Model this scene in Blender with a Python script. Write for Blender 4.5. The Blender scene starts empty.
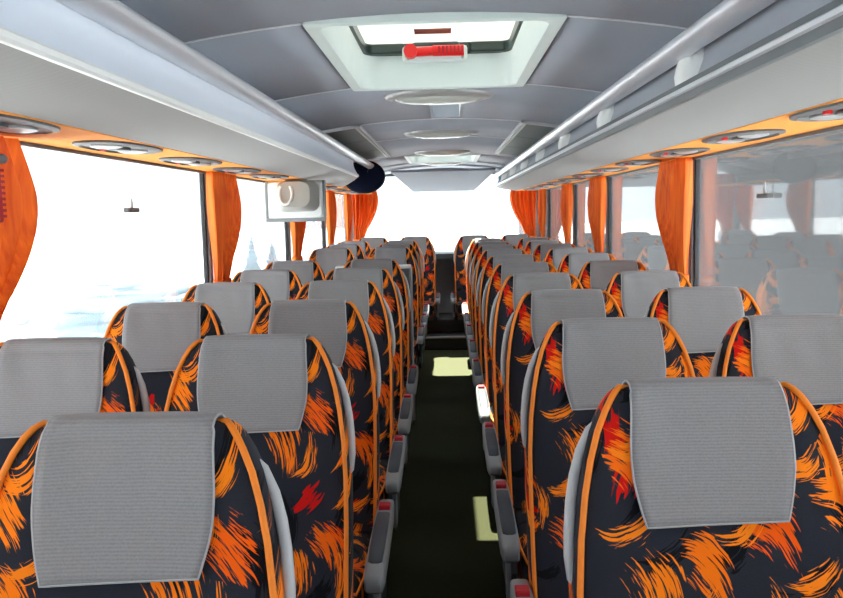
import bpy, math, random
from math import sin, cos, pi, radians, sqrt
from mathutils import Vector, Matrix

random.seed(7)
sc = bpy.context.scene
COL = sc.collection

# ------------------------------------------------------------------ camera, light, exposure
CAM = Vector((0.0225, 0.0, 1.42))
cd = bpy.data.cameras.new('camera'); cam = bpy.data.objects.new('camera', cd); COL.objects.link(cam)
cd.sensor_width = 36.0; cd.lens = 36.0 * 850.0 / 843.0; cd.clip_start = 0.02; cd.clip_end = 600
cam.matrix_world = (Matrix.Translation(CAM) @ Matrix.Rotation(0.0308, 4, 'Z')
                    @ Matrix.Rotation(pi / 2 - 0.1029, 4, 'X') @ Matrix.Rotation(-0.0221, 4, 'Z'))
sc.camera = cam

SKY = 9.0
w = bpy.data.worlds.new('sky'); sc.world = w; w.use_nodes = True
bg = w.node_tree.nodes['Background']
bg.inputs[0].default_value = (0.86, 0.935, 1.0, 1); bg.inputs[1].default_value = SKY

sd = bpy.data.lights.new('sun', 'SUN'); sun = bpy.data.objects.new('sun', sd); COL.objects.link(sun)
sd.energy = 130.0; sd.angle = radians(0.6); sd.color = (1.0, 0.96, 0.86)
sun.rotation_euler = Vector((0.08, -0.38, -1.0)).to_track_quat('-Z', 'Y').to_euler()
sun.location = (0, 12, 9)

sc.view_settings.view_transform = 'Standard'
sc.view_settings.look = 'None'
sc.view_settings.gamma = 1.0
sc.view_settings.use_curve_mapping = False
sc.view_settings.exposure = -0.36
sc.cycles.max_bounces = 12
sc.cycles.diffuse_bounces = 6
sc.cycles.transparent_max_bounces = 24
sc.cycles.use_denoising = True

# ------------------------------------------------------------------ materials
def srgb(r, g, b):
    f = lambda c: (c / 12.92 if c <= 0.04045 else ((c + 0.055) / 1.055) ** 2.4)
    return (f(r / 255), f(g / 255), f(b / 255), 1)

class NT:
    """small helper around a node tree"""
    def __init__(s, name):
        s.m = bpy.data.materials.new(name); s.m.use_nodes = True
        s.t = s.m.node_tree; s.n = s.t.nodes; s.l = s.t.links
        s.b = s.n['Principled BSDF']; s.out = s.n['Material Output']
    def new(s, kind, **kw):
        nd = s.n.new(kind)
        for k, v in kw.items(): setattr(nd, k, v)
        return nd
    def put(s, sock, v):
        if v is None: return
        if hasattr(v, 'is_linked') or isinstance(v, bpy.types.NodeSocket): s.l.new(v, sock)
        else: sock.default_value = v
    def math(s, op, a, b=None, c=None, clamp=False):
        nd = s.new('ShaderNodeMath', operation=op); nd.use_clamp = clamp
        s.put(nd.inputs[0], a); s.put(nd.inputs[1], b)
        if c is not None: s.put(nd.inputs[2], c)
        return nd.outputs[0]
    def mix(s, fac, a, b):
        nd = s.new('ShaderNodeMix', data_type='RGBA')
        s.put(nd.inputs[0], fac); s.put(nd.inputs[6], a); s.put(nd.inputs[7], b)
        return nd.outputs[2]
    def coord(s, which='Object'):
        return s.new('ShaderNodeTexCoord').outputs[which]
    def mapping(s, v, scale=(1, 1, 1), loc=(0, 0, 0)):
        nd = s.new('ShaderNodeMapping'); s.l.new(v, nd.inputs[0])
        nd.inputs['Scale'].default_value = scale; nd.inputs['Location'].default_value = loc
        return nd.outputs[0]
    def noise(s, v, scale, detail=3, rough=0.5):
        nd = s.new('ShaderNodeTexNoise'); s.l.new(v, nd.inputs['Vector'])
        nd.inputs['Scale'].default_value = scale; nd.inputs['Detail'].default_value = detail
        nd.inputs['Roughness'].default_value = rough
        return nd.outputs[0]
    def bump(s, h, strength=0.3, dist=0.002):
        nd = s.new('ShaderNodeBump'); s.l.new(h, nd.inputs['Height'])
        nd.inputs['Strength'].default_value = strength; nd.inputs['Distance'].default_value = dist
        s.l.new(nd.outputs[0], s.b.inputs['Normal'])

def plain(name, col, rough=0.5, metal=0.0, var=0.08, scale=8.0, bump=0.0, bscale=60, spec=0.5):
    t = NT(name); c = t.coord()
    n = t.noise(c, scale)
    lo = tuple(x * (1 - var) for x in col[:3]) + (1,); hi = tuple(min(1, x * (1 + var)) for x in col[:3]) + (1,)
    t.l.new(t.mix(n, lo, hi), t.b.inputs['Base Color'])
    t.b.inputs['Roughness'].default_value = rough; t.b.inputs['Metallic'].default_value = metal
    t.b.inputs['Specular IOR Level'].default_value = spec
    if bump: t.bump(t.noise(c, bscale, 2), bump)
    return t.m

def weave(name, col, freq=420, axis=2, rough=0.9, bump=0.25, var=0.12):
    t = NT(name); c = t.coord()
    s1 = [0, 0, 0]; s1[axis] = freq
    wv = t.new('ShaderNodeTexWave', wave_type='BANDS', bands_direction='XYZ'[axis])
    t.l.new(c, wv.inputs['Vector']); wv.inputs['Scale'].default_value = freq / 20
    wv.inputs['Distortion'].default_value = 0.6; wv.inputs['Detail'].default_value = 1
    n = t.noise(c, 330, 2)
    f = t.math('ADD', t.math('MULTIPLY', wv.outputs['Fac'], 0.3), t.math('MULTIPLY', n, 0.7))
    lo = tuple(x * (1 - var) for x in col[:3]) + (1,); hi = tuple(min(1, x * (1 + var)) for x in col[:3]) + (1,)
    t.l.new(t.mix(f, lo, hi), t.b.inputs['Base Color'])
    t.b.inputs['Roughness'].default_value = rough; t.b.inputs['Specular IOR Level'].default_value = 0.15
    t.b.inputs['Sheen Weight'].default_value = 0.15
    t.bump(f, bump, 0.0015)
    return t.m

def fabric(name, off):
    """near-black upholstery printed with orange brush strokes and red dabs"""
    t = NT(name); c = t.coord()
    sp = t.new('ShaderNodeSeparateXYZ'); t.l.new(c, sp.inputs[0])
    cb = t.new('ShaderNodeCombineXYZ')
    t.l.new(sp.outputs[0], cb.inputs[0])
    t.l.new(t.math('ADD', sp.outputs[2], t.math('MULTIPLY', sp.outputs[1], -0.8)), cb.inputs[1])
    base_uv = t.mapping(cb.outputs[0], loc=off)
    warp = t.new('ShaderNodeTexNoise'); t.l.new(base_uv, warp.inputs['Vector']); warp.inputs['Scale'].default_value = 9
    wv = t.new('ShaderNodeVectorMath', operation='MULTIPLY_ADD')
    t.l.new(warp.outputs['Color'], wv.inputs[0]); wv.inputs[1].default_value = (0.03, 0.03, 0); t.l.new(base_uv, wv.inputs[2])
    uv = wv.outputs[0]
    def layer(scale, seed, a, b, curve, angle0, spread, bristle, keep):
        v = t.mapping(uv, scale=(scale, scale, 0), loc=(seed * 3.7, seed * 1.9, 0))
        vo = t.new('ShaderNodeTexVoronoi', voronoi_dimensions='2D'); t.l.new(v, vo.inputs['Vector'])
        vo.inputs['Scale'].default_value = 1.0; vo.inputs['Randomness'].default_value = 0.75
        d = t.new('ShaderNodeVectorMath', operation='SUBTRACT'); t.l.new(v, d.inputs[0]); t.l.new(vo.outputs['Position'], d.inputs[1])
        sc_ = t.new('ShaderNodeSeparateXYZ'); t.l.new(vo.outputs['Color'], sc_.inputs[0])
        ang = t.math('MULTIPLY_ADD', sc_.outputs[0], spread, angle0 - spread / 2)
        ro = t.new('ShaderNodeVectorRotate', rotation_type='Z_AXIS'); t.l.new(d.outputs[0], ro.inputs['Vector']); t.l.new(ang, ro.inputs['Angle'])
        s2 = t.new('ShaderNodeSeparateXYZ'); t.l.new(ro.outputs[0], s2.inputs[0])
        lx = t.math('MULTIPLY_ADD', t.math('MULTIPLY', s2.outputs[1], s2.outputs[1]), curve, s2.outputs[0]); ly = s2.outputs[1]
        # stroke is narrower towards one end
        aw = t.math('MULTIPLY_ADD', ly, a * 0.7, a)
        e = t.math('ADD', t.math('POWER', t.math('DIVIDE', t.math('ABSOLUTE', lx), aw), 2.0),
                   t.math('POWER', t.math('DIVIDE', t.math('ABSOLUTE', ly), b), 2.0))
        cb2 = t.new('ShaderNodeCombineXYZ')
        t.l.new(t.math('MULTIPLY', lx, bristle), cb2.inputs[0]); t.l.new(t.math('MULTIPLY', ly, 2.2), cb2.inputs[1]); t.l.new(t.math('MULTIPLY', sc_.outputs[1], 50), cb2.inputs[2])
        br = t.noise(cb2.outputs[0], 1.0, 2, 0.6)
        val = t.math('SUBTRACT', t.math('SUBTRACT', 1.0, e), t.math('MULTIPLY', t.math('SUBTRACT', br, 0.38), 4.6))
        mask = t.math('MULTIPLY', val, 7.0, clamp=True)
        on = t.math('GREATER_THAN', sc_.outputs[2], 1 - keep)
        return t.math('MULTIPLY', mask, on), sc_.outputs[1]
    dark = layer(9, 5, 0.16, 0.55, 0.7, 0.4, 2.0, 26, 0.9)
    big = layer(9.3, 1, 0.36, 0.50, 0.5, -0.5, 1.3, 30, 0.72)
    thin = layer(11.0, 2, 0.17, 0.56, 0.7, 0.6, 1.8, 34, 0.74)
    red = layer(7.0, 3, 0.16, 0.26, 0.2, 1.2, 2.5, 10, 0.34)
    n = t.noise(base_uv, 700, 2)
    base = t.mix(n, (0.014, 0.016, 0.024, 1), (0.030, 0.033, 0.045, 1))
    base = t.mix(t.math('MULTIPLY', dark[0], 0.85), base, (0.003, 0.003, 0.004, 1))
    org = t.mix(big[1], srgb(255, 132, 18), srgb(244, 92, 10))
    base = t.mix(red[0], base, srgb(205, 20, 14))
    base = t.mix(big[0], base, org)
    base = t.mix(thin[0], base, srgb(255, 136, 24))
    t.l.new(base, t.b.inputs['Base Color'])
    t.b.inputs['Roughness'].default_value = 0.85; t.b.inputs['Specular IOR Level'].default_value = 0.12
    t.b.inputs['Sheen Weight'].default_value = 0.04
    t.bump(n, 0.25, 0.001)
    return t.m

def glass(name, tint=(1, 1, 1, 1), dust=0.03, ior=1.55, streak=0.5):
    """thin pane: clear transmission, fresnel reflection, a little dust film"""
    t = NT(name); t.n.remove(t.b)
    tr = t.new('ShaderNodeBsdfTransparent'); tr.inputs[0].default_value = tint
    gl = t.new('ShaderNodeBsdfGlossy'); gl.inputs['Roughness'].default_value = 0.03
    ge = t.new('ShaderNodeNewGeometry'); dt = t.new('ShaderNodeVectorMath', operation='DOT_PRODUCT')
    t.l.new(ge.outputs['Normal'], dt.inputs[0]); t.l.new(ge.outputs['Incoming'], dt.inputs[1])
    f0 = ((ior - 1) / (ior + 1)) ** 2
    ca = t.math('SUBTRACT', 1.0, t.math('ABSOLUTE', dt.outputs['Value']), clamp=True)
    frs = t.math('MULTIPLY_ADD', t.math('POWER', ca, 5.0), 1 - f0, f0)
    c = t.mapping(t.coord(), scale=(1, 7, 0.7))
    n = t.noise(c, 1.6, 4, 0.6)
    m1 = t.new('ShaderNodeMixShader'); t.l.new(frs, m1.inputs[0]); t.l.new(tr.outputs[0], m1.inputs[1]); t.l.new(gl.outputs[0], m1.inputs[2])
    df = t.new('ShaderNodeBsdfTranslucent'); df.inputs[0].default_value = (0.9, 0.93, 0.95, 1)
    d2 = t.new('ShaderNodeBsdfDiffuse'); d2.inputs[0].default_value = (0.9, 0.93, 0.95, 1)
    m3 = t.new('ShaderNodeMixShader'); m3.inputs[0].default_value = 0.5; t.l.new(df.outputs[0], m3.inputs[1]); t.l.new(d2.outputs[0], m3.inputs[2])
    m2 = t.new('ShaderNodeMixShader')
    t.l.new(t.math('MULTIPLY', t.math('MULTIPLY_ADD', n, streak * 2, 1 - streak), dust), m2.inputs[0])
    t.l.new(m1.outputs[0], m2.inputs[1]); t.l.new(m3.outputs[0], m2.inputs[2])
    t.l.new(m2.outputs[0], t.out.inputs[0])
    return t.m

def curtain_mat(name):
    t = NT(name); c = t.coord()
    n = t.math('MULTIPLY_ADD', t.math('SUBTRACT', t.noise(t.mapping(c, scale=(45, 45, 1.5)), 1.0, 3), 0.5), 2.2, 0.5, clamp=True)
    col = t.mix(n, srgb(222, 84, 4), srgb(255, 136, 22))
    t.l.new(col, t.b.inputs['Base Color'])
    t.b.inputs['Roughness'].default_value = 0.7; t.b.inputs['Sheen Weight'].default_value = 0.1
    tl = t.new('ShaderNodeBsdfTranslucent'); t.l.new(col, tl.inputs[0])
    mx = t.new('ShaderNodeMixShader'); mx.inputs[0].default_value = 0.16
    t.l.new(t.b.outputs[0], mx.inputs[1]); t.l.new(tl.outputs[0], mx.inputs[2]); t.l.new(mx.outputs[0], t.out.inputs[0])
    return t.m

M = {}
M['ceil'] = plain('ceiling_felt', (0.33, 0.352, 0.40), 0.7, var=0.05, scale=3, bump=0.08, bscale=250)
M['seam'] = plain('seam_strip', (0.62, 0.63, 0.64), 0.5)
M['carpet'] = plain('aisle_carpet', (0.024, 0.026, 0.012), 0.95, var=0.5, scale=160, bump=0.6, bscale=300, spec=0.1)
M['rubber'] = plain('black_rubber', (0.012, 0.013, 0.014), 0.6)
M['nosing'] = plain('step_nosing', (0.22, 0.23, 0.23), 0.45)
M['wall'] = plain('wall_lining', (0.30, 0.30, 0.31), 0.8)
M['pillar'] = plain('window_pillar', (0.16, 0.17, 0.18), 0.5)
M['seal'] = plain('window_seal', (0.02, 0.02, 0.022), 0.6)
M['fascia'] = weave('rack_fabric', (0.245, 0.24, 0.232), 260, 1, var=0.06, bump=0.08)
M['alu'] = plain('satin_aluminium', (0.68, 0.70, 0.74), 0.32, 0.45, var=0.03)
M['rackpanel'] = plain('rack_panel', (0.68, 0.73, 0.82), 0.36, 0.0, var=0.04, scale=2)
M['rackinner'] = plain('rack_inner_panel', (0.33, 0.35, 0.39), 0.5, 0.0, var=0.04)
M['white'] = plain('white_plastic', (0.74, 0.75, 0.74), 0.4, var=0.03)
M['cream'] = plain('cream_plastic', (0.33, 0.325, 0.295), 0.5, var=0.03)
M['dgroove'] = plain('dark_groove', (0.10, 0.11, 0.12), 0.5)
M['orange'] = plain('orange_felt', srgb(240, 150, 50), 0.85, var=0.08, scale=40, bump=0.1)
M['bezel'] = plain('unit_bezel', (0.09, 0.09, 0.09), 0.5, var=0.05)
M['chrome'] = plain('unit_chrome', (0.34, 0.34, 0.34), 0.35, 0.2, var=0.05)
M['redplastic'] = plain('red_plastic', srgb(225, 20, 15), 0.4, var=0.05)
M['darkred'] = plain('dark_red_plastic', srgb(170, 10, 30), 0.5, var=0.1)
M['cloth'] = weave('headrest_cloth', (0.265, 0.26, 0.268), 1300, 2, var=0.30, bump=0.15)
M['hem'] = plain('cloth_hem', (0.42, 0.42, 0.43), 0.9, var=0.1, scale=300)
M['pipe'] = plain('orange_piping', srgb(244, 134, 24), 0.6, var=0.1, scale=60)
M['shell'] = plain('seat_shell', (0.035, 0.037, 0.042), 0.6, var=0.1)
M['handle'] = plain('grey_grab_handle', (0.50, 0.52, 0.53), 0.38, var=0.03)
M['armgrey'] = plain('armrest_grey', (0.22, 0.235, 0.245), 0.4, var=0.06)
M['armpad'] = plain('armrest_pad', (0.030, 0.038, 0.052), 0.6, var=0.15)
M['metal'] = plain('dark_metal', (0.08, 0.085, 0.09), 0.4, 0.5)
M['fabL'] = fabric('upholstery_port', (0.31, 0.12, 0))
M['fabR'] = fabric('upholstery_starboard', (2.41, 0.92, 0))
M['curtain'] = curtain_mat('orange_curtain')
M['glass'] = glass('coach_glass', tint=(0.625, 0.64, 0.645, 1), dust=0.011, ior=1.75)
M['openingglass'] = glass('added_opening_glass', tint=(0.66, 0.67, 0.63, 1), dust=0.004)
t = NT('opal_hatch_cover'); t.n.remove(t.b)
a_ = t.new('ShaderNodeBsdfTranslucent'); a_.inputs[0].default_value = (0.15, 0.155, 0.15, 1)
b_ = t.new('ShaderNodeBsdfDiffuse'); t.l.new(t.mix(t.noise(t.coord(), 30), (0.5, 0.5, 0.5, 1), (0.6, 0.6, 0.6, 1)), b_.inputs[0])
m_ = t.new('ShaderNodeAddShader'); t.l.new(a_.outputs[0], m_.inputs[0]); t.l.new(b_.outputs[0], m_.inputs[1]); t.l.new(m_.outputs[0], t.out.inputs[0])
M['opal'] = t.m
M['ventglass'] = glass('clear_hatch_glass', tint=(0.95, 0.96, 0.94, 1), dust=0.004)
M['teal'] = plain('hatch_lining', (0.66, 0.74, 0.71), 0.5, var=0.04)
M['dgreen'] = plain('hatch_dark_frame', (0.035, 0.055, 0.05), 0.35)
M['brown'] = plain('brown_notice', srgb(140, 70, 55), 0.6)
M['lens'] = plain('lamp_lens', (0.50, 0.52, 0.48), 0.25, var=0.03)
M['lamprim'] = plain('lamp_rim', (0.38, 0.38, 0.37), 0.35, 0.3, var=0.03)
M['tinted'] = plain('tinted_panel', (0.13, 0.155, 0.15), 0.6, var=0.05)
M['navy'] = plain('navy_fabric', (0.005, 0.007, 0.018), 0.9, var=0.2, spec=0.05)
M['screen'] = plain('screen_glass', (0.02, 0.02, 0.022), 0.1)
M['partition'] = plain('partition_grey', (0.10, 0.115, 0.12), 0.5)
M['ground'] = plain('pale_ground', (0.40, 0.42, 0.45), 0.9, var=0.15, scale=0.5)
M['leaf'] = plain('pale_foliage', (0.30, 0.37, 0.41), 0.9, var=0.25, scale=1.5)
M['bark'] = plain('bark', (0.16, 0.14, 0.12), 0.9)
M['addedwall'] = plain('dark_added_wall', (0.03, 0.032, 0.036), 0.9, var=0.3, scale=0.6)  # near-black colour for the added wall behind the right-hand glass

# ------------------------------------------------------------------ mesh helpers
class B:
    def __init__(s): s.v = []; s.f = []
    def add(s, v, f):
        o = len(s.v); s.v += [tuple(p) for p in v]; s.f += [tuple(i + o for i in q) for q in f]; return s
    def box(s, x0, x1, y0, y1, z0, z1):
        v = [(x, y, z) for x in (x0, x1) for y in (y0, y1) for z in (z0, z1)]
        return s.add(v, [(0, 1, 3, 2), (4, 6, 7, 5), (0, 4, 5, 1), (2, 3, 7, 6), (0, 2, 6, 4), (1, 5, 7, 3)])
    def loft(s, rings, closed=True, cap=True):
        n = len(rings[0]); v = [p for r in rings for p in r]; f = []
        for j in range(len(rings) - 1):
            for i in range(n if closed else n - 1):
                k = (i + 1) % n
                f.append((j * n + i, j * n + k, (j + 1) * n + k, (j + 1) * n + i))
        if cap:
            f.append(tuple(range(n - 1, -1, -1))); f.append(tuple((len(rings) - 1) * n + i for i in range(n)))
        return s.add(v, f)
    def tube(s, path, r, seg=8, cap=True):
        path = [Vector(p) for p in path]; rings = []; prev = None
        for i, p in enumerate(path):
            d = (path[min(i + 1, len(path) - 1)] - path[max(i - 1, 0)]).normalized()
            if prev is None:
                a = Vector((0, 0, 1)) if abs(d.z) < 0.9 else Vector((0, 1, 0))
            else: a = prev
            u = (a - d * a.dot(d)).normalized(); prev = u; q = d.cross(u)
            rr = r[i] if isinstance(r, (list, tuple)) else r
            rings.append([p + (u * cos(2 * pi * k / seg) + q * sin(2 * pi * k / seg)) * rr for k in range(seg)])
        return s.loft(rings, True, cap)
    def prism(s, prof, y0, y1):
        """closed (x,z) profile swept along Y"""
        return s.loft([[(x, y0, z) for x, z in prof], [(x, y1, z) for x, z in prof]])
    def grid(s, pts):
        n = len(pts[0]); v = [p for r in pts for p in r]
        return s.add(v, [(j * n + i, j * n + i + 1, (j + 1) * n + i + 1, (j + 1) * n + i) for j in range(len(pts) - 1) for i in range(n - 1)])
    def mesh(s, name, mat, smooth=None):
        me = bpy.data.meshes.new(name); me.from_pydata(s.v, [], s.f); me.update()
        import bmesh
        bm = bmesh.new(); bm.from_mesh(me); bmesh.ops.recalc_face_normals(bm, faces=bm.faces); bm.to_mesh(me); bm.free()
        me.materials.append(mat)
        if smooth is not None:
            me.shade_smooth()
            try: me.set_sharp_from_angle(angle=radians(smooth))
            except Exception: pass
        return me
    def obj(s, name, mat, parent=None, smooth=None, bevel=0, loc=None):
        o = bpy.data.objects.new(name, s.mesh(name, mat, smooth)); COL.objects.link(o)
        if parent: o.parent = parent
        if loc is not None: o.location = loc
        if bevel:
            m = o.modifiers.new('bevel', 'BEVEL'); m.width = bevel; m.segments = 2; m.limit_method = 'ANGLE'; m.angle_limit = radians(40)
        return o

def solid(o, th, off=0):
    m = o.modifiers.new('solid', 'SOLIDIFY'); m.thickness = th; m.offset = off; return o
def thing(name, loc=(0, 0, 0), label=None, cat=None, group=None, kind=None, rz=0):
    o = bpy.data.objects.new(name, None); COL.objects.link(o); o.location = loc; o.rotation_euler.z = rz
    return tag(o, label, cat, group, kind)
def tag(o, label=None, cat=None, group=None, kind=None):
    for k, v in (('label', label), ('category', cat), ('group', group), ('kind', kind)):
        if v: o[k] = v
    return o
def struct(o): o['kind'] = 'structure'; return o
def copy_tree(o, parent=None):
    c = o.copy(); COL.objects.link(c)
    if parent: c.parent = parent
    for ch in [x for x in KIDS.get(o.name, [])]: copy_tree(ch, c)
    return c
KIDS = {}
def note_kids(o):
    KIDS[o.name] = list(o.children)
    for c in o.children: note_kids(c)
ORD = ['first', 'second', 'third', 'fourth', 'fifth', 'sixth', 'seventh', 'eighth', 'ninth', 'tenth', 'eleventh', 'twelfth', 'thirteenth', 'fourteenth']

# ------------------------------------------------------------------ the shell of the coach
W = 1.20                      # half width at the glass
Y0, Y1 = -1.8, 10.75          # front and rear wall
SILL, SOF = 0.78, 1.645       # window sill and soffit heights
ZC = 1.96                     # ceiling height at the centre line
def zc(x): return ZC - 0.07 * (x / 0.75) ** 2 if abs(x) < 1.3 else ZC - 0.2

struct(B().box(-W - 0.06, W + 0.06, Y0, Y1, -0.08, 0).obj('floor', M['carpet']))
LP = [-1.77, 0.1, 1.92, 4.37, 6.62, 8.60, 10.72]
RP = [-1.77, 0.0, 1.95, 4.14, 6.30, 7.95, 9.95, 10.72]
nwin = [0]
for side, name, pil in ((-1, 'left', LP), (1, 'right', RP)):
    x0, x1 = sorted((side * W, side * (W + 0.06)))
    wl = struct(B().box(x0, x1, Y0, Y1, -0.05, SILL).obj('wall_' + name, M['wall']))
    B().box(x0, x1, Y0, Y1, SOF, 2.05).obj('upper_wall', M['wall'], wl)
    sx = sorted((side * (W - 0.03), side * W))
    B().box(sx[0], sx[1], Y0, Y1, SILL - 0.05, SILL).obj('sill', M['pillar'], wl, bevel=0.01)
    for i, p in enumerate(pil):
        px = sorted((side * (W - 0.004), side * (W + 0.034)))
        B().box(px[0], px[1], p - 0.02, p + 0.02, SILL, SOF).obj('pillar', M['pillar'], wl)
    for a, b in zip(pil[:-1], pil[1:]):
        nwin[0] += 1
        gx = side * (W + 0.02)
        pn = struct(B().box(gx - 0.003, gx + 0.003, a + 0.02, b - 0.02, SILL, SOF).obj('window_%d' % nwin[0], M['glass']))
        fr = B()
        for (u0, u1, v0, v1) in ((a + 0.02, a + 0.035, SILL, SOF), (b - 0.035, b - 0.02, SILL, SOF), (a + 0.035, b - 0.035, SILL, SILL + 0.02)):
            fr.box(gx - 0.010, gx + 0.010, u0, u1, v0, v1)
        fr.obj('window_seal', M['seal'], pn)

# rear wall: parcel shelf height wall, big rear window
wr = struct(B().box(-W - 0.06, W + 0.06, Y1, Y1 + 0.06, -0.05, 0.92).obj('wall_rear', M['wall']))
B().box(-W - 0.06, W + 0.06, Y1, Y1 + 0.06, 1.86, 2.05).obj('upper_wall', M['wall'], wr)
for s in (-1, 1):
    a, b = sorted((s * 1.10, s * (W + 0.06)))
    B().box(a, b, Y1, Y1 + 0.06, 0.92, 1.86).obj('corner_post', M['wall'], wr)
nwin[0] += 1
struct(B().box(-1.10, 1.10, Y1 + 0.025, Y1 + 0.031, 0.92, 1.86).obj('window_%d' % nwin[0], M['glass']))
B().box(-W, W, 9.95, Y1, 0.86, 0.92).obj('parcel_shelf', M['partition'], wr)
# front wall with the windscreen behind the camera
wf = struct(B().box(-W - 0.06, W + 0.06, Y0 - 0.06, Y0, -0.05, 1.0).obj('wall_front', M['wall']))
B().box(-W - 0.06, W + 0.06, Y0 - 0.06, Y0, 1.80, 2.05).obj('upper_wall', M['wall'], wf)
for s in (-1, 1):
    a, b = sorted((s * 1.05, s * (W + .06))); B().box(a, b, Y0 - .06, Y0, 1.0, 1.80).obj('corner_post', M['wall'], wf)
nwin[0] += 1
struct(B().box(-1.05, 1.05, Y0 - 0.033, Y0 - 0.027, 1.0, 1.80).obj('window_%d' % nwin[0], M['glass']))

# ceiling: separate panels with seams, openings for the hatches
SEAMS = [-1.8, -0.0, 1.21, 2.36, 3.59, 4.98, 6.15, 7.95, 9.05, 9.80, Y1]
HATCH = {2: None, 3: None}
cl = thing('ceiling', kind='structure')
def ceil_panel(x0, x1, y0, y1):
    n = max(2, int((x1 - x0) / 0.12)); g = 0.0035
    pts = [[(x0 + (x1 - x0) * i / n, y, zc(x0 + (x1 - x0) * i / n)) for i in range(n + 1)] for y in (y0 + g, y1 - g)]
    o = B().grid(pts).obj('panel', M['ceil'], cl, smooth=60); solid(o, 0.02, 1 if False else 0)
    return o
HW = 0.345
SUN_OPENING = (4.28, 4.93, -0.045, 0.12)  # roof opening added so sunlight makes the nearer patch in the aisle
for i, (a, b) in enumerate(zip(SEAMS[:-1], SEAMS[1:])):
    if abs(a - 2.36) < .01 or abs(a - 7.95) < .01:
        ceil_panel(-1.22, -HW, a, b); ceil_panel(HW, 1.22, a, b)
    elif abs(a - 3.59) < .01:
        ceil_panel(-1.22, SUN_OPENING[2], a, b); ceil_panel(SUN_OPENING[3], 1.22, a, b)
        ceil_panel(SUN_OPENING[2], SUN_OPENING[3], a, SUN_OPENING[0]); ceil_panel(SUN_OPENING[2], SUN_OPENING[3], SUN_OPENING[1], b)
    else: ceil_panel(-1.22, 1.22, a, b)
for y in SEAMS[1:-1]:
    xs = [(-1.2, -HW), (HW, 1.2)] if y in (2.36, 3.59, 7.95, 9.05) else [(-1.2, 1.2)]
    for (x0, x1) in xs:
        n = 12
        r = [[(x0 + (x1 - x0) * k / n, y + dy, zc(x0 + (x1 - x0) * k / n) + dz) for dy, dz in ((-0.004, -0.0135), (0.004, -0.0135), (0.004, 0.01), (-0.004, 0.01))] for k in range(n + 1)]
        B().loft(r).obj('seam_strip', M['seam'], cl)
# roof skin over everything, open over the hatches
rf = thing('roof', kind='structure')
ys = [(Y0 - .06, 2.36), (3.59, 4.28), (4.93, 7.95), (9.05, Y1 + .06)]
for a, b in ys: B().box(-W - .06, W + .06, a, b, 2.115, 2.135).obj('roof_sheet', M['wall'], rf)
for a, b in ((2.36, 3.59), (7.95, 9.05)):
    B().box(-W - .06, -HW, a, b, 2.115, 2.135).obj('roof_sheet', M['wall'], rf); B().box(HW, W + .06, a, b, 2.115, 2.135).obj('roof_sheet', M['wall'], rf)
a, b = SUN_OPENING[:2]
B().box(-W - .06, SUN_OPENING[2], a, b, 2.115, 2.135).obj('roof_sheet', M['wall'], rf); B().box(SUN_OPENING[3], W + .06, a, b, 2.115, 2.135).obj('roof_sheet', M['wall'], rf)
for s in (-1, 1):
    a, b = sorted((s * (W + .04), s * (W + .06))); B().box(a, b, Y0, Y1, 2.0, 2.135).obj('roof_edge', M['wall'], rf)
for y in (Y0 - .06, Y1 + .03): B().box(-W - .06, W + .06, y, y + .03, 2.0, 2.135).obj('roof_edge', M['wall'], rf)

# rear step in front of the last row
st = struct(B().box(-W + .01, W - .01, 8.62, Y1 - 0.01, 0.001, 0.13).obj('trim_1', M['rubber'], bevel=0.008))
B().box(-0.26, 0.26, 8.605, 8.66, 0.118, 0.136).obj('step_nosing', M['nosing'], st, bevel=0.004)

# ------------------------------------------------------------------ soffits with orange panels, service units
UNIT_L = [2.70 + 0.765 * k for k in range(-2, 10)]
UNIT_R = [2.12 + 0.765 * k for k in range(-2, 11)]
XA, XB = 0.90, W - 0.002
def unit(side, y, k):
    nm = 'left' if side < 0 else 'right'
    order = ORD[k] if k < len(ORD) else 'last'
    t = thing('reading_light_unit', (side * 1.005, y, SOF), 'oval reading light unit in the orange soffit over the %s windows, %s from front' % (nm, order), 'reading light', 'reading light units on the %s side' % nm)
    ring = lambda rx, ry, z: [(rx * sgnp(cos(a), .8), ry * sgnp(sin(a), .8), z) for a in [2 * pi * i / 28 for i in range(28)]]
    B().loft([ring(.099, .24, .002), ring(.099, .24, -.006), ring(.085, .215, -.010), ring(.080, .205, -.004)]).obj('bezel', M['bezel'], t, smooth=40)
    for dy in (-.11, .11):
        ln = B().loft([[(.045 * cos(a), dy + .06 * sin(a), z) for a in [2 * pi * i / 16 for i in range(16)]] for z in (-.002, -.010)] + [[(.03 * cos(a), dy + .042 * sin(a), -.014) for a in [2 * pi * i / 16 for i in range(16)]]]).obj('reading_lamp', M['chrome'], t, smooth=40)
    B().loft([[(.03 * cos(a), .045 * sin(a), z) for a in [2 * pi * i / 14 for i in range(14)]] for z in (-.002, -.013)]).obj('air_nozzle', M['bezel'], t, smooth=40)
    B().box(-.062, -.048, -.012, .012, -.013, -.002).obj('call_button', M['redplastic'], t)
    return t
def sgnp(c, p): return (abs(c) ** p) * (1 if c >= 0 else -1)

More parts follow.
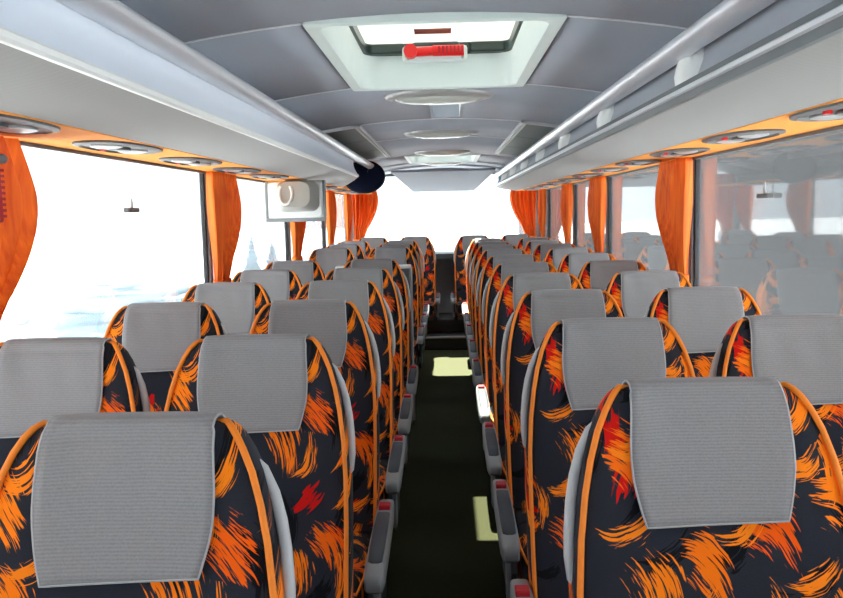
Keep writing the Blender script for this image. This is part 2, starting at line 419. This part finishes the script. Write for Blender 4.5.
for side, units in ((-1, UNIT_L), (1, UNIT_R)):
    tr = thing('trim_%d' % (2 if side < 0 else 3), kind='structure')
    edges = [Y0] + [u for u in units] + [Y1]
    for a, b in zip(edges[:-1], edges[1:]):
        x0, x1 = sorted((side * XA, side * XB))
        if b - a > 0.1:
            B().box(x0, x1, a + 0.002, b - 0.002, SOF, SOF + 0.02).obj('panel', M['orange'], tr)
    x0, x1 = sorted((side * (W - .012), side * (W + .0)))
    B().box(x0, x1, Y0, Y1, SOF - 0.012, SOF - 0.0005).obj('edge_bead', M['bezel'], tr)
    for k, y in enumerate(units):
        if y < 1.6 or y > 10.3 or (side < 0 and 5.3 < y < 5.9): continue
        unit(side, y, k - (2 if side < 0 else 0) + (0 if side < 0 else 0))

# ------------------------------------------------------------------ luggage racks
def rack(side, y0, y1, label, brackets):
    t = thing('luggage_rack', (0, (y0 + y1) / 2, SOF), label, 'luggage rack')
    yo, zo = (y0 + y1) / 2, SOF
    def P(prof): return [(side * x, z - zo) for x, z in prof]
    a, b = y0 - yo, y1 - yo
    # rounded hand rail along the top
    rail = []
    for i in range(18):
        q = 2 * pi * i / 18
        rail.append((0.648 + 0.034 * cos(q) * 1.0 + 0.006 * sin(q), 1.832 + 0.022 * sin(q) - 0.010 * cos(q)))
    B().prism(P(rail), a, b).obj('hand_rail', M['alu'], t, smooth=40)
    # lower lip: bright strip with a dark groove above and below
    cut = b if brackets else b - 1.15                 # the left rack ends obliquely: its rail runs on past the shelf
    lip = [(0.640, 1.705), (0.634, 1.710), (0.634, 1.719), (0.640, 1.724), (0.665, 1.724), (0.665, 1.705)] if brackets else [(0.642, 1.690), (0.638, 1.696), (0.638, 1.706), (0.642, 1.712), (0.665, 1.712), (0.665, 1.690)]
    B().prism(P(lip), a, cut).obj('lip_strip', M['alu'] if brackets else M['white'], t, smooth=30)
    if brackets:
        B().prism(P([(0.645, 1.724), (0.647, 1.740), (0.68, 1.745), (0.68, 1.724)]), a, b).obj('upper_groove', M['dgroove'], t)
        B().prism(P([(0.640, 1.688), (0.638, 1.706), (0.68, 1.706), (0.68, 1.690)]), a, b).obj('lower_groove', M['dgroove'], t)
    # cloth covered underside
    und = [(0.640, 1.694), (0.70, 1.676), (0.80, 1.658), (0.898, 1.647), (0.898, 1.668), (0.80, 1.678), (0.70, 1.70), (0.66, 1.712)]
    B().loft([[(x, a, z) for x, z in P(und)], [(sx, b if brackets else cut + (b - .08 - cut) * ((abs(sx) - .64) / .258), z) for sx, z in P(und)]]).obj('underside', M['fascia'], t, smooth=50)
    if brackets:
        pan = [(0.662, 1.735), (0.690, 1.757), (0.705, 1.80), (0.712, 1.86), (0.720, 1.925), (0.735, 1.925), (0.727, 1.86), (0.72, 1.80), (0.705, 1.75), (0.68, 1.725)]
        B().prism(P(pan), a, b).obj('inner_panel', M['rackinner'], t, smooth=50)
        y = 2.36
        ys = [2.36 + 1.2 * k for k in range(-2, 8)]
        for y in ys:
            if not (y0 < y < y1): continue
            prof = [(0.652, 1.735), (0.648, 1.765), (0.653, 1.79), (0.660, 1.812), (0.664, 1.835), (0.712, 1.835), (0.704, 1.80), (0.690, 1.757), (0.675, 1.735)]
            bb = B()
            rings = []
            for dy, g in ((-.055, .25), (-.04, .85), (-.015, 1), (.015, 1), (.04, .85), (.055, .25)):
                rings.append([(side * (0.71 + (x - 0.71) * g), y - yo + dy, z - zo) for x, z in prof])
            bb.loft(rings).obj('bracket', M['white'], t, smooth=50)
    else:
        pan = [(0.645, 1.708), (0.654, 1.725), (0.668, 1.750), (0.676, 1.775), (0.678, 1.800), (0.668, 1.822), (0.664, 1.835), (0.690, 1.835), (0.70, 1.80), (0.70, 1.76), (0.68, 1.715)]
        B().prism(P(pan), a, cut).obj('front_panel', M['rackpanel'], t, smooth=50)
        B().prism(P([(0.700, 1.83), (0.705, 1.915), (0.72, 1.915), (0.715, 1.83)]), a, cut).obj('inner_panel', M['rackpanel'], t)
    for yy in ((a, b) if brackets else (a,)):
        e = [(0.655, 1.70), (0.652, 1.735), (0.676, 1.775), (0.668, 1.83), (0.72, 1.86), (0.73, 1.925), (0.898, 1.90), (0.898, 1.66), (0.80, 1.67), (0.70, 1.69)]
        B().prism(P(e), yy - 0.004, yy + 0.004).obj('end_plate', M['rackpanel'], t)
    return t
rack(-1, Y0 + .02, 7.70, 'silver luggage rack with a smooth closed front along the left side of the ceiling', False)
rack(1, Y0 + .02, 10.60, 'silver luggage rack with white curved brackets along the right side of the ceiling', True)

# ------------------------------------------------------------------ seats
REC = radians(13); HZ = 0.432
LV = [(h, w_ * 1.055, T) for h, w_, T in [(0.0, .205, .055), (.15, .208, .056), (.30, .209, .055), (.40, .208, .054), (.48, .203, .052), (.55, .194, .050), (.60, .184, .048),
      (.645, .171, .044), (.675, .158, .040), (.695, .147, .034), (.707, .138, .026), (.714, .130, .016), (.7165, .124, .006)]]
def lev(h):
    for (a, b) in zip(LV[:-1], LV[1:]):
        if a[0] <= h <= b[0]:
            f = (h - a[0]) / (b[0] - a[0]); return a[1] + (b[1] - a[1]) * f, a[2] + (b[2] - a[2]) * f
    return LV[-1][1:]
def bk(x, h, t): return (x, h * sin(REC) + t * cos(REC), HZ + h * cos(REC) - t * sin(REC))
NX = 6.5
def xsec(w_, T, h, K=36):
    out = []
    for i in range(K):
        a = 2 * pi * i / K
        x = w_ * sgnp(cos(a), 2 / NX); t = T * sgnp(sin(a), 2 / NX)
        if t < 0:                                   # hollow centre, raised side bolsters, lumbar swell
            q = max(0, 1 - (x / (w_ * .72)) ** 2); t += .010 * q * min(1, T / .04) - .012 * sin(pi * min(1, h / .45)) * q
        out.append(bk(x, h, t))
    return out
def front_t(x, h):
    w_, T = lev(h); u = min(1, abs(x) / w_)
    t = -T * (1 - u ** NX) ** (1 / NX)
    q = max(0, 1 - (x / (w_ * .72)) ** 2); return t + .010 * q * min(1, T / .04) - .012 * sin(pi * min(1, h / .45)) * q
SEATN = {}
def cloth_mesh():
    prof = []                                        # (h, mode) along the length of the cloth
    N = 18
    pts = []
    hw = lambda s: 0.104 + 0.019 * min(1, s / .03) * (1 if s < .07 else max(0.0, 1 - ((s - .07) / .17) ** 2 * .35))
    # s: arc position from the bottom hem at the front
    ctr = [(.503 + i * .197 / 16, 'f') for i in range(17)]
    rows = []
    for h, m in ctr: rows.append((h, None))
    arc = [(.7105, -.036), (.7205, -.026), (.7265, -.010), (.7275, .008), (.7225, .027), (.706, .042)]
    for h, t in arc: rows.append((h, t))
    for h in (.68, .65, .62, .60): rows.append((h, 'b'))
    for r, (h, t) in enumerate(rows):
        s = (h - .503) if t is None else .25
        if t is None:
            wd = 0.107 + 0.0175 * sin(min(1, s / .10) * pi / 2) - (0.007 * max(0, (s - .12) / .11))
        else: wd = 0.1175
        row = []
        for i in range(N + 1):
            u = -1 + 2 * i / N; x = u * wd; hh = h
            if t is None:
                wr = .0024 * sin(9 * u + 20 * s) * max(0, (s - .05) / .18) + .0034 * max(0, sin(5.5 * u * (1.6 - s * 3) + 1.1)) * max(0, (s - .06) / .17)
                tt = min(front_t(x, hh), front_t(x * .5, hh) + .012) - .006 - wr - .006 * max(0, 1 - s / .06)
                hh = h + .004 * u * max(0, 1 - s / .1)
            elif t == 'b':
                w_, T = lev(h); tt = T * (1 - min(1, abs(x) / w_) ** NX) ** (1 / NX) + .006
            else:
                tt = t; hh = h - .003 * abs(u) ** 4
            row.append(bk(x, hh, tt))
        pts.append(row)
    return pts

def make_seat(side, aisle):
    """side -1: left block, +1: right block; the aisle lies towards -side * x"""
    k = (side, aisle); fab = M['fabL'] if side < 0 else M['fabR']
    t = thing('coach_seat')
    b = B(); b.loft([xsec(w_, T, h) for h, w_, T in LV]); b.obj('backrest', fab, t, smooth=50)
    # grey plastic shell behind the backrest
    b = B()
    rings = []
    for h, w_, T in LV[1:9]:
        rings.append([bk(w_ * .97 * cos(a), h, T * .55 + (.022 * sin(a) if sin(a) > 0 else .004 * sin(a))) for a in [2 * pi * i / 20 for i in range(20)]])
    b.loft(rings).obj('back_shell', M['shell'], t, smooth=50)
    # cushion
    cu = []
    for y, hw, z0, z1 in ((.03, .195, .33, .425), (.0, .208, .315, .44), (-.1, .213, .305, .445), (-.25, .214, .30, .452), (-.38, .213, .30, .458), (-.44, .210, .305, .455), (-.503, .204, .325, .440), (-.478, .196, .35, .415)):
        ring = []
        for i in range(28):
            a = 2 * pi * i / 28; ring.append((hw * sgnp(cos(a), 2 / 6), y, (z0 + z1) / 2 + (z1 - z0) / 2 * sgnp(sin(a), 2 / 4)))
        cu.append(ring)
    b = B(); b.loft(cu).obj('cushion', fab, t, smooth=50)
    # piping along the front edge of the backrest
    cc = .5 ** (1 / NX)
    L = [bk(-w_ * .965, h, -T * .93) for h, w_, T in LV[:-1]]; R = [bk(w_ * .965, h, -T * .93) for h, w_, T in LV[:-1]]
    B().tube(L + [bk(-.11, .7115, -.002), bk(0, .7115, -.002), bk(.11, .7115, -.002)] + R[::-1], .0052, 8).obj('piping', M['pipe'], t, smooth=60)
    B().tube([(-.205, -.02, .44), (-.212, -.2, .448), (-.211, -.40, .452), (-.196, -.467, .435), (0, -.474, .432), (.196, -.467, .435), (.211, -.40, .452), (.212, -.2, .448), (.205, -.02, .44)], .005, 6).obj('cushion_piping', M['pipe'], t, smooth=60)
    # head rest cloth
    pts = cloth_mesh()
    co = B().grid(pts).obj('headrest_cloth', M['cloth'], t, smooth=80); solid(co, .003, 0)
    edge = [r[0] for r in pts[::-1]] + pts[0][1:-1] + [r[-1] for r in pts]
    B().tube(edge, .0021, 5).obj('hem', M['hem'], co, smooth=60)
    # grab handle on the aisle side shoulder
    s = -side
    hp = [(.155, .665, .012), (.178, .645, .012), (.195, .612, .006), (.207, .575, .0), (.215, .535, -.006), (.220, .49, -.010), (.221, .45, -.010), (.217, .415, -.004), (.205, .40, .004)]
    B().tube([bk(s * x, h, tt) for x, h, tt in hp], [.008, .0085, .009, .009, .009, .009, .009, .0085, .008], 10).obj('grab_handle', M['handle'], t, smooth=60)
    # floor frame
    B().box(-.20, .20, -.42, .0, .27, .31).obj('seat_pan', M['metal'], t, bevel=.006)
    for y in (-.37, -.06):
        for sx in (-1, 1):
            B().prism([(sx * .15, .275), (sx * .175, .275), (sx * .165, 0.0), (sx * .14, 0.0)], y - .02, y + .02).obj('leg', M['metal'], t)
    if aisle:
        x0 = s * .243
        rg = []
        for y, zt, th, hw in ((.03, .515, .03, .018), (.015, .522, .045, .024), (-.05, .524, .060, .027), (-.20, .520, .066, .028), (-.36, .512, .068, .028), (-.44, .505, .064, .028), (-.485, .494, .050, .025), (-.50, .480, .025, .018)):
            rg.append([(x0 + hw * sgnp(cos(a), .5), y, zt - th / 2 + th / 2 * sgnp(sin(a), .5)) for a in [2 * pi * i / 20 for i in range(20)]])
        ar = B().loft(rg).obj('armrest', M['armgrey'], t, smooth=50)
        pd = []
        for y, z, hw in ((-.105, .523, .010), (-.115, .527, .019), (-.20, .525, .021), (-.36, .517, .021), (-.425, .511, .019), (-.437, .504, .010)):
            pd.append([(x0 + hw * sgnp(cos(a), .5), y, z - .004 + .005 * sin(a)) for a in [2 * pi * i / 16 for i in range(16)]])
        B().loft(pd).obj('pad', M['armpad'], ar, smooth=50)
        B().box(x0 - .017, x0 + .017, -.085, -.045, .505, .536).obj('release_button', M['darkred'], ar, bevel=.004)
        # side shield under the armrest
        sh = [(-.02, .47), (-.44, .455), (-.46, .40), (-.40, .30), (-.30, .24), (-.05, .24), (.0, .33)]
        xa, xb = sorted((s * .222, s * .240))
        B().loft([[(xa, y, z) for y, z in sh], [(xb, y, z) for y, z in sh]]).obj('side_shield', M['shell'], t, bevel=.004)
        B().box(min(s * .228, s * .252), max(s * .228, s * .252), -.43, -.37, .30, .47).obj('armrest_bracket', M['armgrey'], t, bevel=.006)
    note_kids(t)
    return t
proto = {}
def put_seat(side, aisle, x, ytop, label, group):
    k = (side, aisle)
    if k not in proto:
        o = proto[k] = make_seat(side, aisle)
    else: o = copy_tree(proto[k])
    o.location = (x, ytop - 0.165, 0)
    tag(o, label, 'seat', group)
    return o
PITCH = 0.776
XAR, XWR, XAL, XWL = 0.428, 0.888, 0.424, 0.893
right_rows = [1.374 + PITCH * k for k in range(10)]
left_rows = [1.187 + PITCH * k for k in range(6)] + [6.80, 7.56, 8.33]
def rowword(k): return ['nearest the camera', 'second nearest the camera'][k] if k < 2 else ORD[k] + ' from the camera'
for k, y in enumerate(right_rows):
    put_seat(1, True, XAR, y, 'patterned aisle seat on the right, %s in its column' % rowword(k), 'right aisle seats')
    if k: put_seat(1, False, XWR, y, 'patterned seat by the right windows, in the row %s' % rowword(k), 'right window seats')
for k, y in enumerate(left_rows):
    put_seat(-1, True, -XAL, y, 'patterned aisle seat on the left, %s in its column' % rowword(k), 'left aisle seats')
    if k: put_seat(-1, False, -XWL, y, 'patterned seat by the left windows, in the row %s' % rowword(k), 'left window seats')
for x, aisle, nm in ((-.325, True, 'just left of the middle'), (.325, True, 'just right of the middle'), (-.80, False, 'in the left rear corner'), (.80, False, 'in the right rear corner')):
    sd_ = -1 if x < 0 else 1
    o = put_seat(sd_, aisle, x, 9.50, 'patterned seat of the rearmost row under the rear window, %s' % nm, 'rearmost row of seats')
    for ch in list(o.children):                       # the rear row stands on a plinth instead of legs
        if ch.name.startswith('leg'): bpy.data.objects.remove(ch)
struct(B().box(-W + .02, W - .02, 8.98, 9.42, 0.131, 0.2695).obj('trim_4', M['rubber'], bevel=.01))

# ------------------------------------------------------------------ roof hatches
def hatch(y0, y1, label, full):
    yc = (y0 + y1) / 2; hy = (y1 - y0) / 2
    t = thing('roof_hatch', (0, yc, ZC - .02), label, 'roof hatch', 'roof hatches')
    def rr(hx, hyy, z, r=.06, n=5):
        out = []
        for cx, cy, a0 in ((hx - r, hyy - r, 0), (-hx + r, hyy - r, 90), (-hx + r, -hyy + r, 180), (hx - r, -hyy + r, 270)):
            for i in range(n + 1):
                a = radians(a0 + 90 * i / n); out.append((cx + r * cos(a), cy + r * sin(a), z))
        return out
    HX = HW + .012; HY = hy + .012
    # flange and tapering well in one moulded lining
    rings = [rr(HX, HY, .030, .012), rr(HX, HY, -.012, .012), rr(HX - .006, HY - .006, -.018, .015), rr(HX - .04, HY - .02, -.014, .06), rr(HX - .050, HY - .028, .0, .06), rr(HX - .062, HY - .075, .110, .07), rr(HX - .056, HY - .069, .110, .07), rr(HX - .042, HY - .020, .0, .06)]
    B().loft(rings, True, False).obj('lining', M['teal'], t, smooth=35)
    # dark frame above the lining
    rings = [rr(HX - .060, HY - .073, .108, .07), rr(HX - .072, HY - .085, .115, .07), rr(HX - .072, HY - .085, .150, .07), rr(HX - .02, HY - .02, .156, .07), rr(HX - .02, HY - .02, .166, .07), rr(HX - .052, HY - .065, .158, .07), rr(HX - .052, HY - .065, .108, .07)]
    B().loft(rings, True, False).obj('frame', M['dgreen'], t, smooth=35)
    B().loft([rr(HX - .03, HY - .03, .162, .07), rr(HX - .03, HY - .03, .168, .07)]).obj('cover_glass', M['opal'] if full else M['ventglass'], t)
    yf = HY - .085
    if full:
        # light bracket box with the red emergency handle on the far wall
        B().box(-.14, .12, yf - .055, yf + .0, .075, .135).obj('handle_bracket', M['teal'], t, bevel=.012)
        B().box(-.10, .09, yf - .05, yf - .005, .125, .150).obj('latch_block', M['dgreen'], t, bevel=.01)
        h = B().tube([(-.115, yf - .075, .105), (-.02, yf - .08, .108), (-.015, yf - .085, .108), (.105, yf - .085, .107)], [.018, .018, .021, .021], 10).obj('emergency_handle', M['redplastic'], t, smooth=50)
        for i in range(7):
            x = .005 + i * .015
            B().box(x, x + .006, yf - .109, yf - .102, .094, .121).obj('grip_rib', M['darkred'], h)
        B().tube([(-.105, yf - .105, .107), (-.105, yf - .06, .107)], .027, 12).obj('pivot', M['redplastic'], h, smooth=50)
        for x in (-.115, .1): B().tube([(x, yf - .062, .085), (x, yf - .052, .085)], .006, 8).obj('screw', M['chrome'], t)
        B().box(-.085, .055, yf - .24, yf - .16, .157, .1605).obj('notice', M['brown'], t)
        for s in (-1, 1):
            B().box(s * .20 - .07, s * .20 + .07, yf - .035, yf + .0, .11, .150).obj('hinge_cover', M['dgreen'], t, bevel=.008)
    else:
        B().box(-.14, .14, yf - .05, yf, .08, .13).obj('handle_bracket', M['teal'], t, bevel=.012)
    return t
hatch(2.36, 3.59, 'pale open-framed roof hatch with red emergency handle in the ceiling', True)
hatch(7.95, 9.05, 'small looking pale green roof hatch far back in the ceiling', False)
# added opening between them, lets the sun onto the aisle floor
t = thing('added_sun_opening', ((SUN_OPENING[2] + SUN_OPENING[3]) / 2, (SUN_OPENING[0] + SUN_OPENING[1]) / 2, ZC), 'small added roof opening for a sun patch, just behind the second oval ceiling lamp', 'added roof opening')
hx, hy = (SUN_OPENING[3] - SUN_OPENING[2]) / 2, (SUN_OPENING[1] - SUN_OPENING[0]) / 2
fr = B()
for (x0, x1, y0, y1) in ((-hx - .006, -hx + .012, -hy, hy), (hx - .012, hx + .006, -hy, hy), (-hx, hx, -hy - .006, -hy + .012), (-hx, hx, hy - .012, hy + .006)):
    fr.box(x0, x1, y0, y1, -.0125, .16)
fr.obj('frame', M['ceil'], t)
B().box(-hx, hx, -hy, hy, .16, .166).obj('cover_glass', M['openingglass'], t)

# ------------------------------------------------------------------ oval ceiling lamps
for k, y in enumerate((1.97, 3.95, 5.80, 7.66, 9.30)):
    t = thing('ceiling_lamp', (0, y, ZC - .0105), 'shallow oval lamp on the ceiling centre line, %s from the camera' % ORD[k], 'ceiling lamp', 'oval ceiling lamps')
    el = lambda rx, ry, z: [(rx * cos(a), ry * sin(a), z) for a in [2 * pi * i / 40 for i in range(40)]]
    rx, ry = .255, .17
    B().loft([el(rx, ry, .004), el(rx, ry, -.006), el(rx * .95, ry * .93, -.020), el(rx * .84, ry * .78, -.027), el(rx * .80, ry * .72, -.020)]).obj('rim', M['lamprim'], t, smooth=50)
    B().loft([el(rx * .81, ry * .73, -.018), el(rx * .76, ry * .66, -.030), el(rx * .55, ry * .45, -.040), el(rx * .25, ry * .2, -.044)]).obj('lens', M['lens'], t, smooth=50)

# ------------------------------------------------------------------ tinted ceiling side panels
for s, nm in ((-1, 'left'), (1, 'right')):
    t = thing('ceiling_air_panel', (s * .58, 6.3, zc(.58) - .010), 'dark tinted air outlet panel with pale frame in the %s of the ceiling' % nm, 'ceiling panel', 'ceiling air panels')
    sl = -2 * .07 * .58 / .75 ** 2 * s
    def pl(x0, x1, y0, y1, z0, z1):
        v = [(x, y, z + sl * x) for x in (x0, x1) for y in (y0, y1) for z in (z0, z1)]
        return B().add(v, [(0, 1, 3, 2), (4, 6, 7, 5), (0, 4, 5, 1), (2, 3, 7, 6), (0, 2, 6, 4), (1, 5, 7, 3)])
    i0, i1 = sorted((-s * .085, s * .12))
    for a, b in ((-1.30, -.45), (-.43, .43), (.45, 1.30)): pl(i0, i1, a, b, -.010, .004).obj('panel', M['tinted'], t)
    for a, b in ((-s * .118, -s * .105), (-s * .097, -s * .085)):
        q = sorted((a, b)); pl(q[0], q[1], -1.36, 1.33, -.017, .004).obj('frame_strip', M['seam'], t)
    q = sorted((-s * .118, s * .12)); pl(q[0], q[1], -1.36, -1.33, -.017, .004).obj('frame_strip', M['seam'], t)

# ------------------------------------------------------------------ sloping panel over the rear window
v = [(-.60, 9.82, 1.868), (.60, 9.82, 1.868), (.37, 10.45, 1.655), (-.37, 10.45, 1.655), (-.60, 9.85, 1.895), (.60, 9.85, 1.895), (.37, 10.48, 1.675), (-.37, 10.48, 1.675)]
o = B().add(v, [(0, 1, 2, 3), (7, 6, 5, 4), (0, 4, 5, 1), (1, 5, 6, 2), (2, 6, 7, 3), (3, 7, 4, 0)]).obj('rear_visor', M['ceil'])
tag(o, 'grey sloping trapezoid panel hanging from the ceiling before the rear window', 'ceiling panel')

# ------------------------------------------------------------------ curtains
def curtain(side, ypil, width, label, rear=False, tie=1.07, xr=None, zbot=.86):
    t = thing('curtain', (0, 0, 0), label, 'curtain', 'orange curtains')
    NU, NV = 56, 30; pts = []; ztop = SOF - .003 if not rear else 1.80
    for j in range(NV + 1):
        z = ztop + (zbot - ztop) * j / NV
        if z > tie:
            f = (ztop - z) / (ztop - tie)
            wd = width * (0.86 + 0.16 * sin(pi * min(1, f * 1.25)) - 0.52 * max(0, f - .25) ** 1.4 / .75 ** 1.4)
        else:
            wd = width * (0.34 + .22 * min(1, (tie - z) / .15))
        amp = .008 + .024 * (wd / width) + .004 * (1 - abs(z - tie))
        st_ = -.05 + width * .05 * min(1, max(0, (ztop - z)) / .5)
        row = []
        for i in range(NU + 1):
            u = i / NU
            ph = 2 * pi * 6.0 * u + .5 * sin(3 * z + u * 4)
            off = amp * sin(ph) * (.7 + .3 * sin(5 * u + 1)) + .004 * sin(13 * u + 9 * z)
            along = st_ + wd * u + .006 * sin(ph * 2)
            if rear: row.append((side * (xr - along), Y1 - .055 + off, z))
            else: row.append((side * (W - .046 + off), ypil + along, z))
        pts.append(row)
    o = B().grid(pts).obj('drape', M['curtain'], t, smooth=80); solid(o, .0025)
    wd = width * .36; st_ = -.05 + width * .05; ring = []
    for i in range(20):
        a = 2 * pi * i / 20; al = st_ + wd / 2 + (wd / 2 + .012) * cos(a); of = .034 * sin(a)
        ring.append((al, of))
    rings = []
    for dz in (-.018, .018):
        rings.append([((side * (xr - al), Y1 - .055 + of, tie + dz) if rear else (side * (W - .046 + of), ypil + al, tie + dz)) for al, of in ring])
    o = B().loft(rings, True, False).obj('tieback', M['curtain'], t, smooth=60); solid(o, .004, 1)
    return t
curtain(-1, 1.93, .54, 'large orange curtain tied back at the left edge, nearest the camera on the left')
curtain(-1, 4.33, .56, 'orange curtain at the left window pillar before the white monitor')
curtain(-1, 6.59, .56, 'orange curtain on the left seen under the white monitor')
curtain(-1, 8.57, .55, 'orange curtain on the left seen right of the white monitor')
curtain(-1, 10.16, .50, 'rearmost orange curtain on the left side windows')
curtain(1, 4.10, .56, 'largest orange curtain on the right, at the first window pillar')
curtain(1, 6.27, .56, 'second orange curtain on the right from the camera')
curtain(1, 7.92, .50, 'third orange curtain on the right from the camera')
curtain(1, 9.99, .50, 'fourth orange curtain on the right from the camera, near the rear corner')
curtain(-1, 0, .32, 'orange curtain at the left end of the rear window', True, xr=1.10)
curtain(1, 0, .32, 'orange curtain at the right end of the rear window', True, xr=1.10)

# ------------------------------------------------------------------ monitor hanging over the middle door
t = thing('monitor', (-.965, 5.60, 1.375), 'white box monitor seen from behind, hanging below the left soffit', 'monitor')
def rrect(hx, z0, z1, y, r=.02, n=3, cx=0):
    out = []
    for px, pz, a0 in ((hx - r, z1 - r, 0), (-hx + r, z1 - r, 90), (-hx + r, z0 + r, 180), (hx - r, z0 + r, 270)):
        for i in range(n + 1):
            a = radians(a0 + 90 * i / n); out.append((cx + px + r * cos(a), y, pz + r * sin(a)))
    return out
B().loft([rrect(.195, 0, .262, .05), rrect(.195, 0, .262, .02), rrect(.192, .003, .26, .012), rrect(.170, .028, .252, -.012), rrect(.165, .033, .25, -.012)]).obj('housing', M['white'], t, smooth=30)
B().loft([rrect(.16, .03, .235, .053, .01), rrect(.16, .03, .235, .050, .01)]).obj('screen', M['screen'], t)
fr = B()
for (x0, x1, z0, z1) in ((-.200, .200, -.006, .022), (-.200, -.180, .022, .262), (.180, .200, .022, .262)): fr.box(x0, x1, -.004, .03, z0, z1)
fr.obj('bezel', M['armgrey'], t, bevel=.006)
bu = [rrect(.140, .060, .258, -.010, .05, 4, .02), rrect(.134, .066, .258, -.06, .055, 4, .02), rrect(.120, .075, .256, -.13, .06, 4, .02), rrect(.100, .090, .25, -.155, .055, 4, .02)]
B().loft(bu).obj('tube_cover', M['cream'], t, smooth=40)
B().tube([(-.035 + .042 * cos(a), -.160 + .006 * sin(a), .175 + .068 * sin(a)) for a in [pi * .75 + 1.5 * pi * i / 16 for i in range(17)]], .009, 8).obj('handle_loop', M['white'], t, smooth=60)
B().box(-.06, .08, -.03, .03, .255, .2695).obj('ceiling_mount', M['cream'], t)

# ------------------------------------------------------------------ round navy disc at the end of the left rack
t = thing('round_panel', (-.716, 7.78, 1.742), 'dark navy round panel at the rear end of the left luggage rack', 'round panel')
dk = lambda r, y: [(r * cos(a), y, .78 * r * sin(a)) for a in [2 * pi * i / 40 for i in range(40)]]
B().loft([dk(.150, .045), dk(.185, .035), dk(.195, .01), dk(.190, -.015), dk(.170, -.035), dk(.09, -.052), dk(.03, -.055)]).obj('disc', M['navy'], t, smooth=60)
B().tube([(.055 - .012 * i, -.053 + .0006 * i * i, .10 - .045 * i) for i in range(5)], .0022, 6).obj('stitched_seam', M['pillar'], t)

# ------------------------------------------------------------------ small things on the windows
for s, y, nm in ((-1, 3.30, 'left'), (1, 3.20, 'right')):
    t = thing('window_catch', (s * (W + .002), y, 1.44), 'tiny dark catch with a thin stem on the big %s window' % nm, 'window catch', 'window catches')
    B().box(-.012, .012, -.055, .055, 0, .018).obj('block', M['bezel'], t, bevel=.003)
    B().tube([(0, 0, .016), (0, .006, .035), (0, -.002, .060)], [.006, .005, .002], 8).obj('stem', M['chrome'], t, smooth=60)
t = thing('emergency_hammer', (-1.079, 2.05, 1.415), 'dark red emergency hammer holder at the left edge beside the orange curtain', 'hammer')
B().box(-.02, .012, -.03, .03, 0, .19).obj('holder', M['darkred'], t, bevel=.006)
for i in range(9): B().box(.010, .016, -.034, .034, .012 + i * .014, .019 + i * .014).obj('rib', M['darkred'], t)
B().tube([(.018, -.012, .155), (.018, .03, .155)], .012, 10).obj('hammer_head', M['pillar'], t, smooth=50)
B().box(-.012, .006, -.012, .012, .185, .2295).obj('mounting_arm', M['darkred'], t)

# ------------------------------------------------------------------ partition beside the middle door steps
t = thing('stairwell_partition', (-.47, 5.62, 0), 'dark grey partition with a bright white top rail beside the left aisle seats', 'partition')
B().box(-.24, .245, -.02, .02, .0, 1.045).obj('board', M['partition'], t, bevel=.006)
B().box(-.245, .255, -.032, .032, 1.045, 1.07).obj('top_rail', M['white'], t, bevel=.008)
B().tube([(.25, .0, .02), (.25, .0, 1.05)], .012, 8).obj('edge_post', M['handle'], t, smooth=60)

# ------------------------------------------------------------------ outside
struct(B().box(-150, 150, -150, 150, -1.3, -1.25).obj('ground', M['ground']))
struct(B().box(3.4, 3.8, 5.0, 40, -1.25, 2.35).obj('wall_added_outside', M['addedwall']))  # dark wall added beyond the right windows so the glass shows reflections
def tree(x, y, h, r, label):
    t = thing('tree', (x, y, -1.25), label, 'tree', 'trees outside the left windows')
    B().tube([(0, 0, 0), (.05, 0, h * .3), (0, .04, h * .8)], [.16, .12, .04], 8).obj('trunk', M['bark'], t, smooth=60)
    b = B(); rnd = random.Random(int(x * 7 + y * 13)); rings = []
    n = 24; bush = r > 1.5
    for k in range(n):
        f = k / (n - 1); z = h * (.06 + .94 * f)
        rr = r * (sqrt(max(0.01, 1 - f ** 2.2)) if bush else (1.0 - f * .93) * (1.12 - .45 * ((f * 5) % 1.0)))
        rings.append([(rr * (1 + .10 * (rnd.random() - .5)) * cos(q), rr * (1 + .10 * (rnd.random() - .5)) * sin(q), z + h * .04 * rnd.random()) for q in [2 * pi * i / 18 for i in range(18)]])
    b.loft(rings).obj('foliage', M['leaf'], t, smooth=170)
for i, (x, y, h, r, lb) in enumerate((
        (-6.2, 27.0, 1.95, .45, 'pale conical tree outside the left window, right of the first curtain'),
        (-5.75, 28.0, 1.75, .5, 'pale conical tree outside, just left of the white monitor'),
        (-7.5, 27.5, 1.6, .45, 'short pale conical tree outside, close behind the left curtain'),
        (-6.9, 18.5, 1.75, 1.7, 'broad pale bush outside the large left window, near its middle'),
        (-8.2, 13.0, 1.75, 2.0, 'broad pale bush outside the large left window, left part'))):
    tree(x, y, h, r, lb)
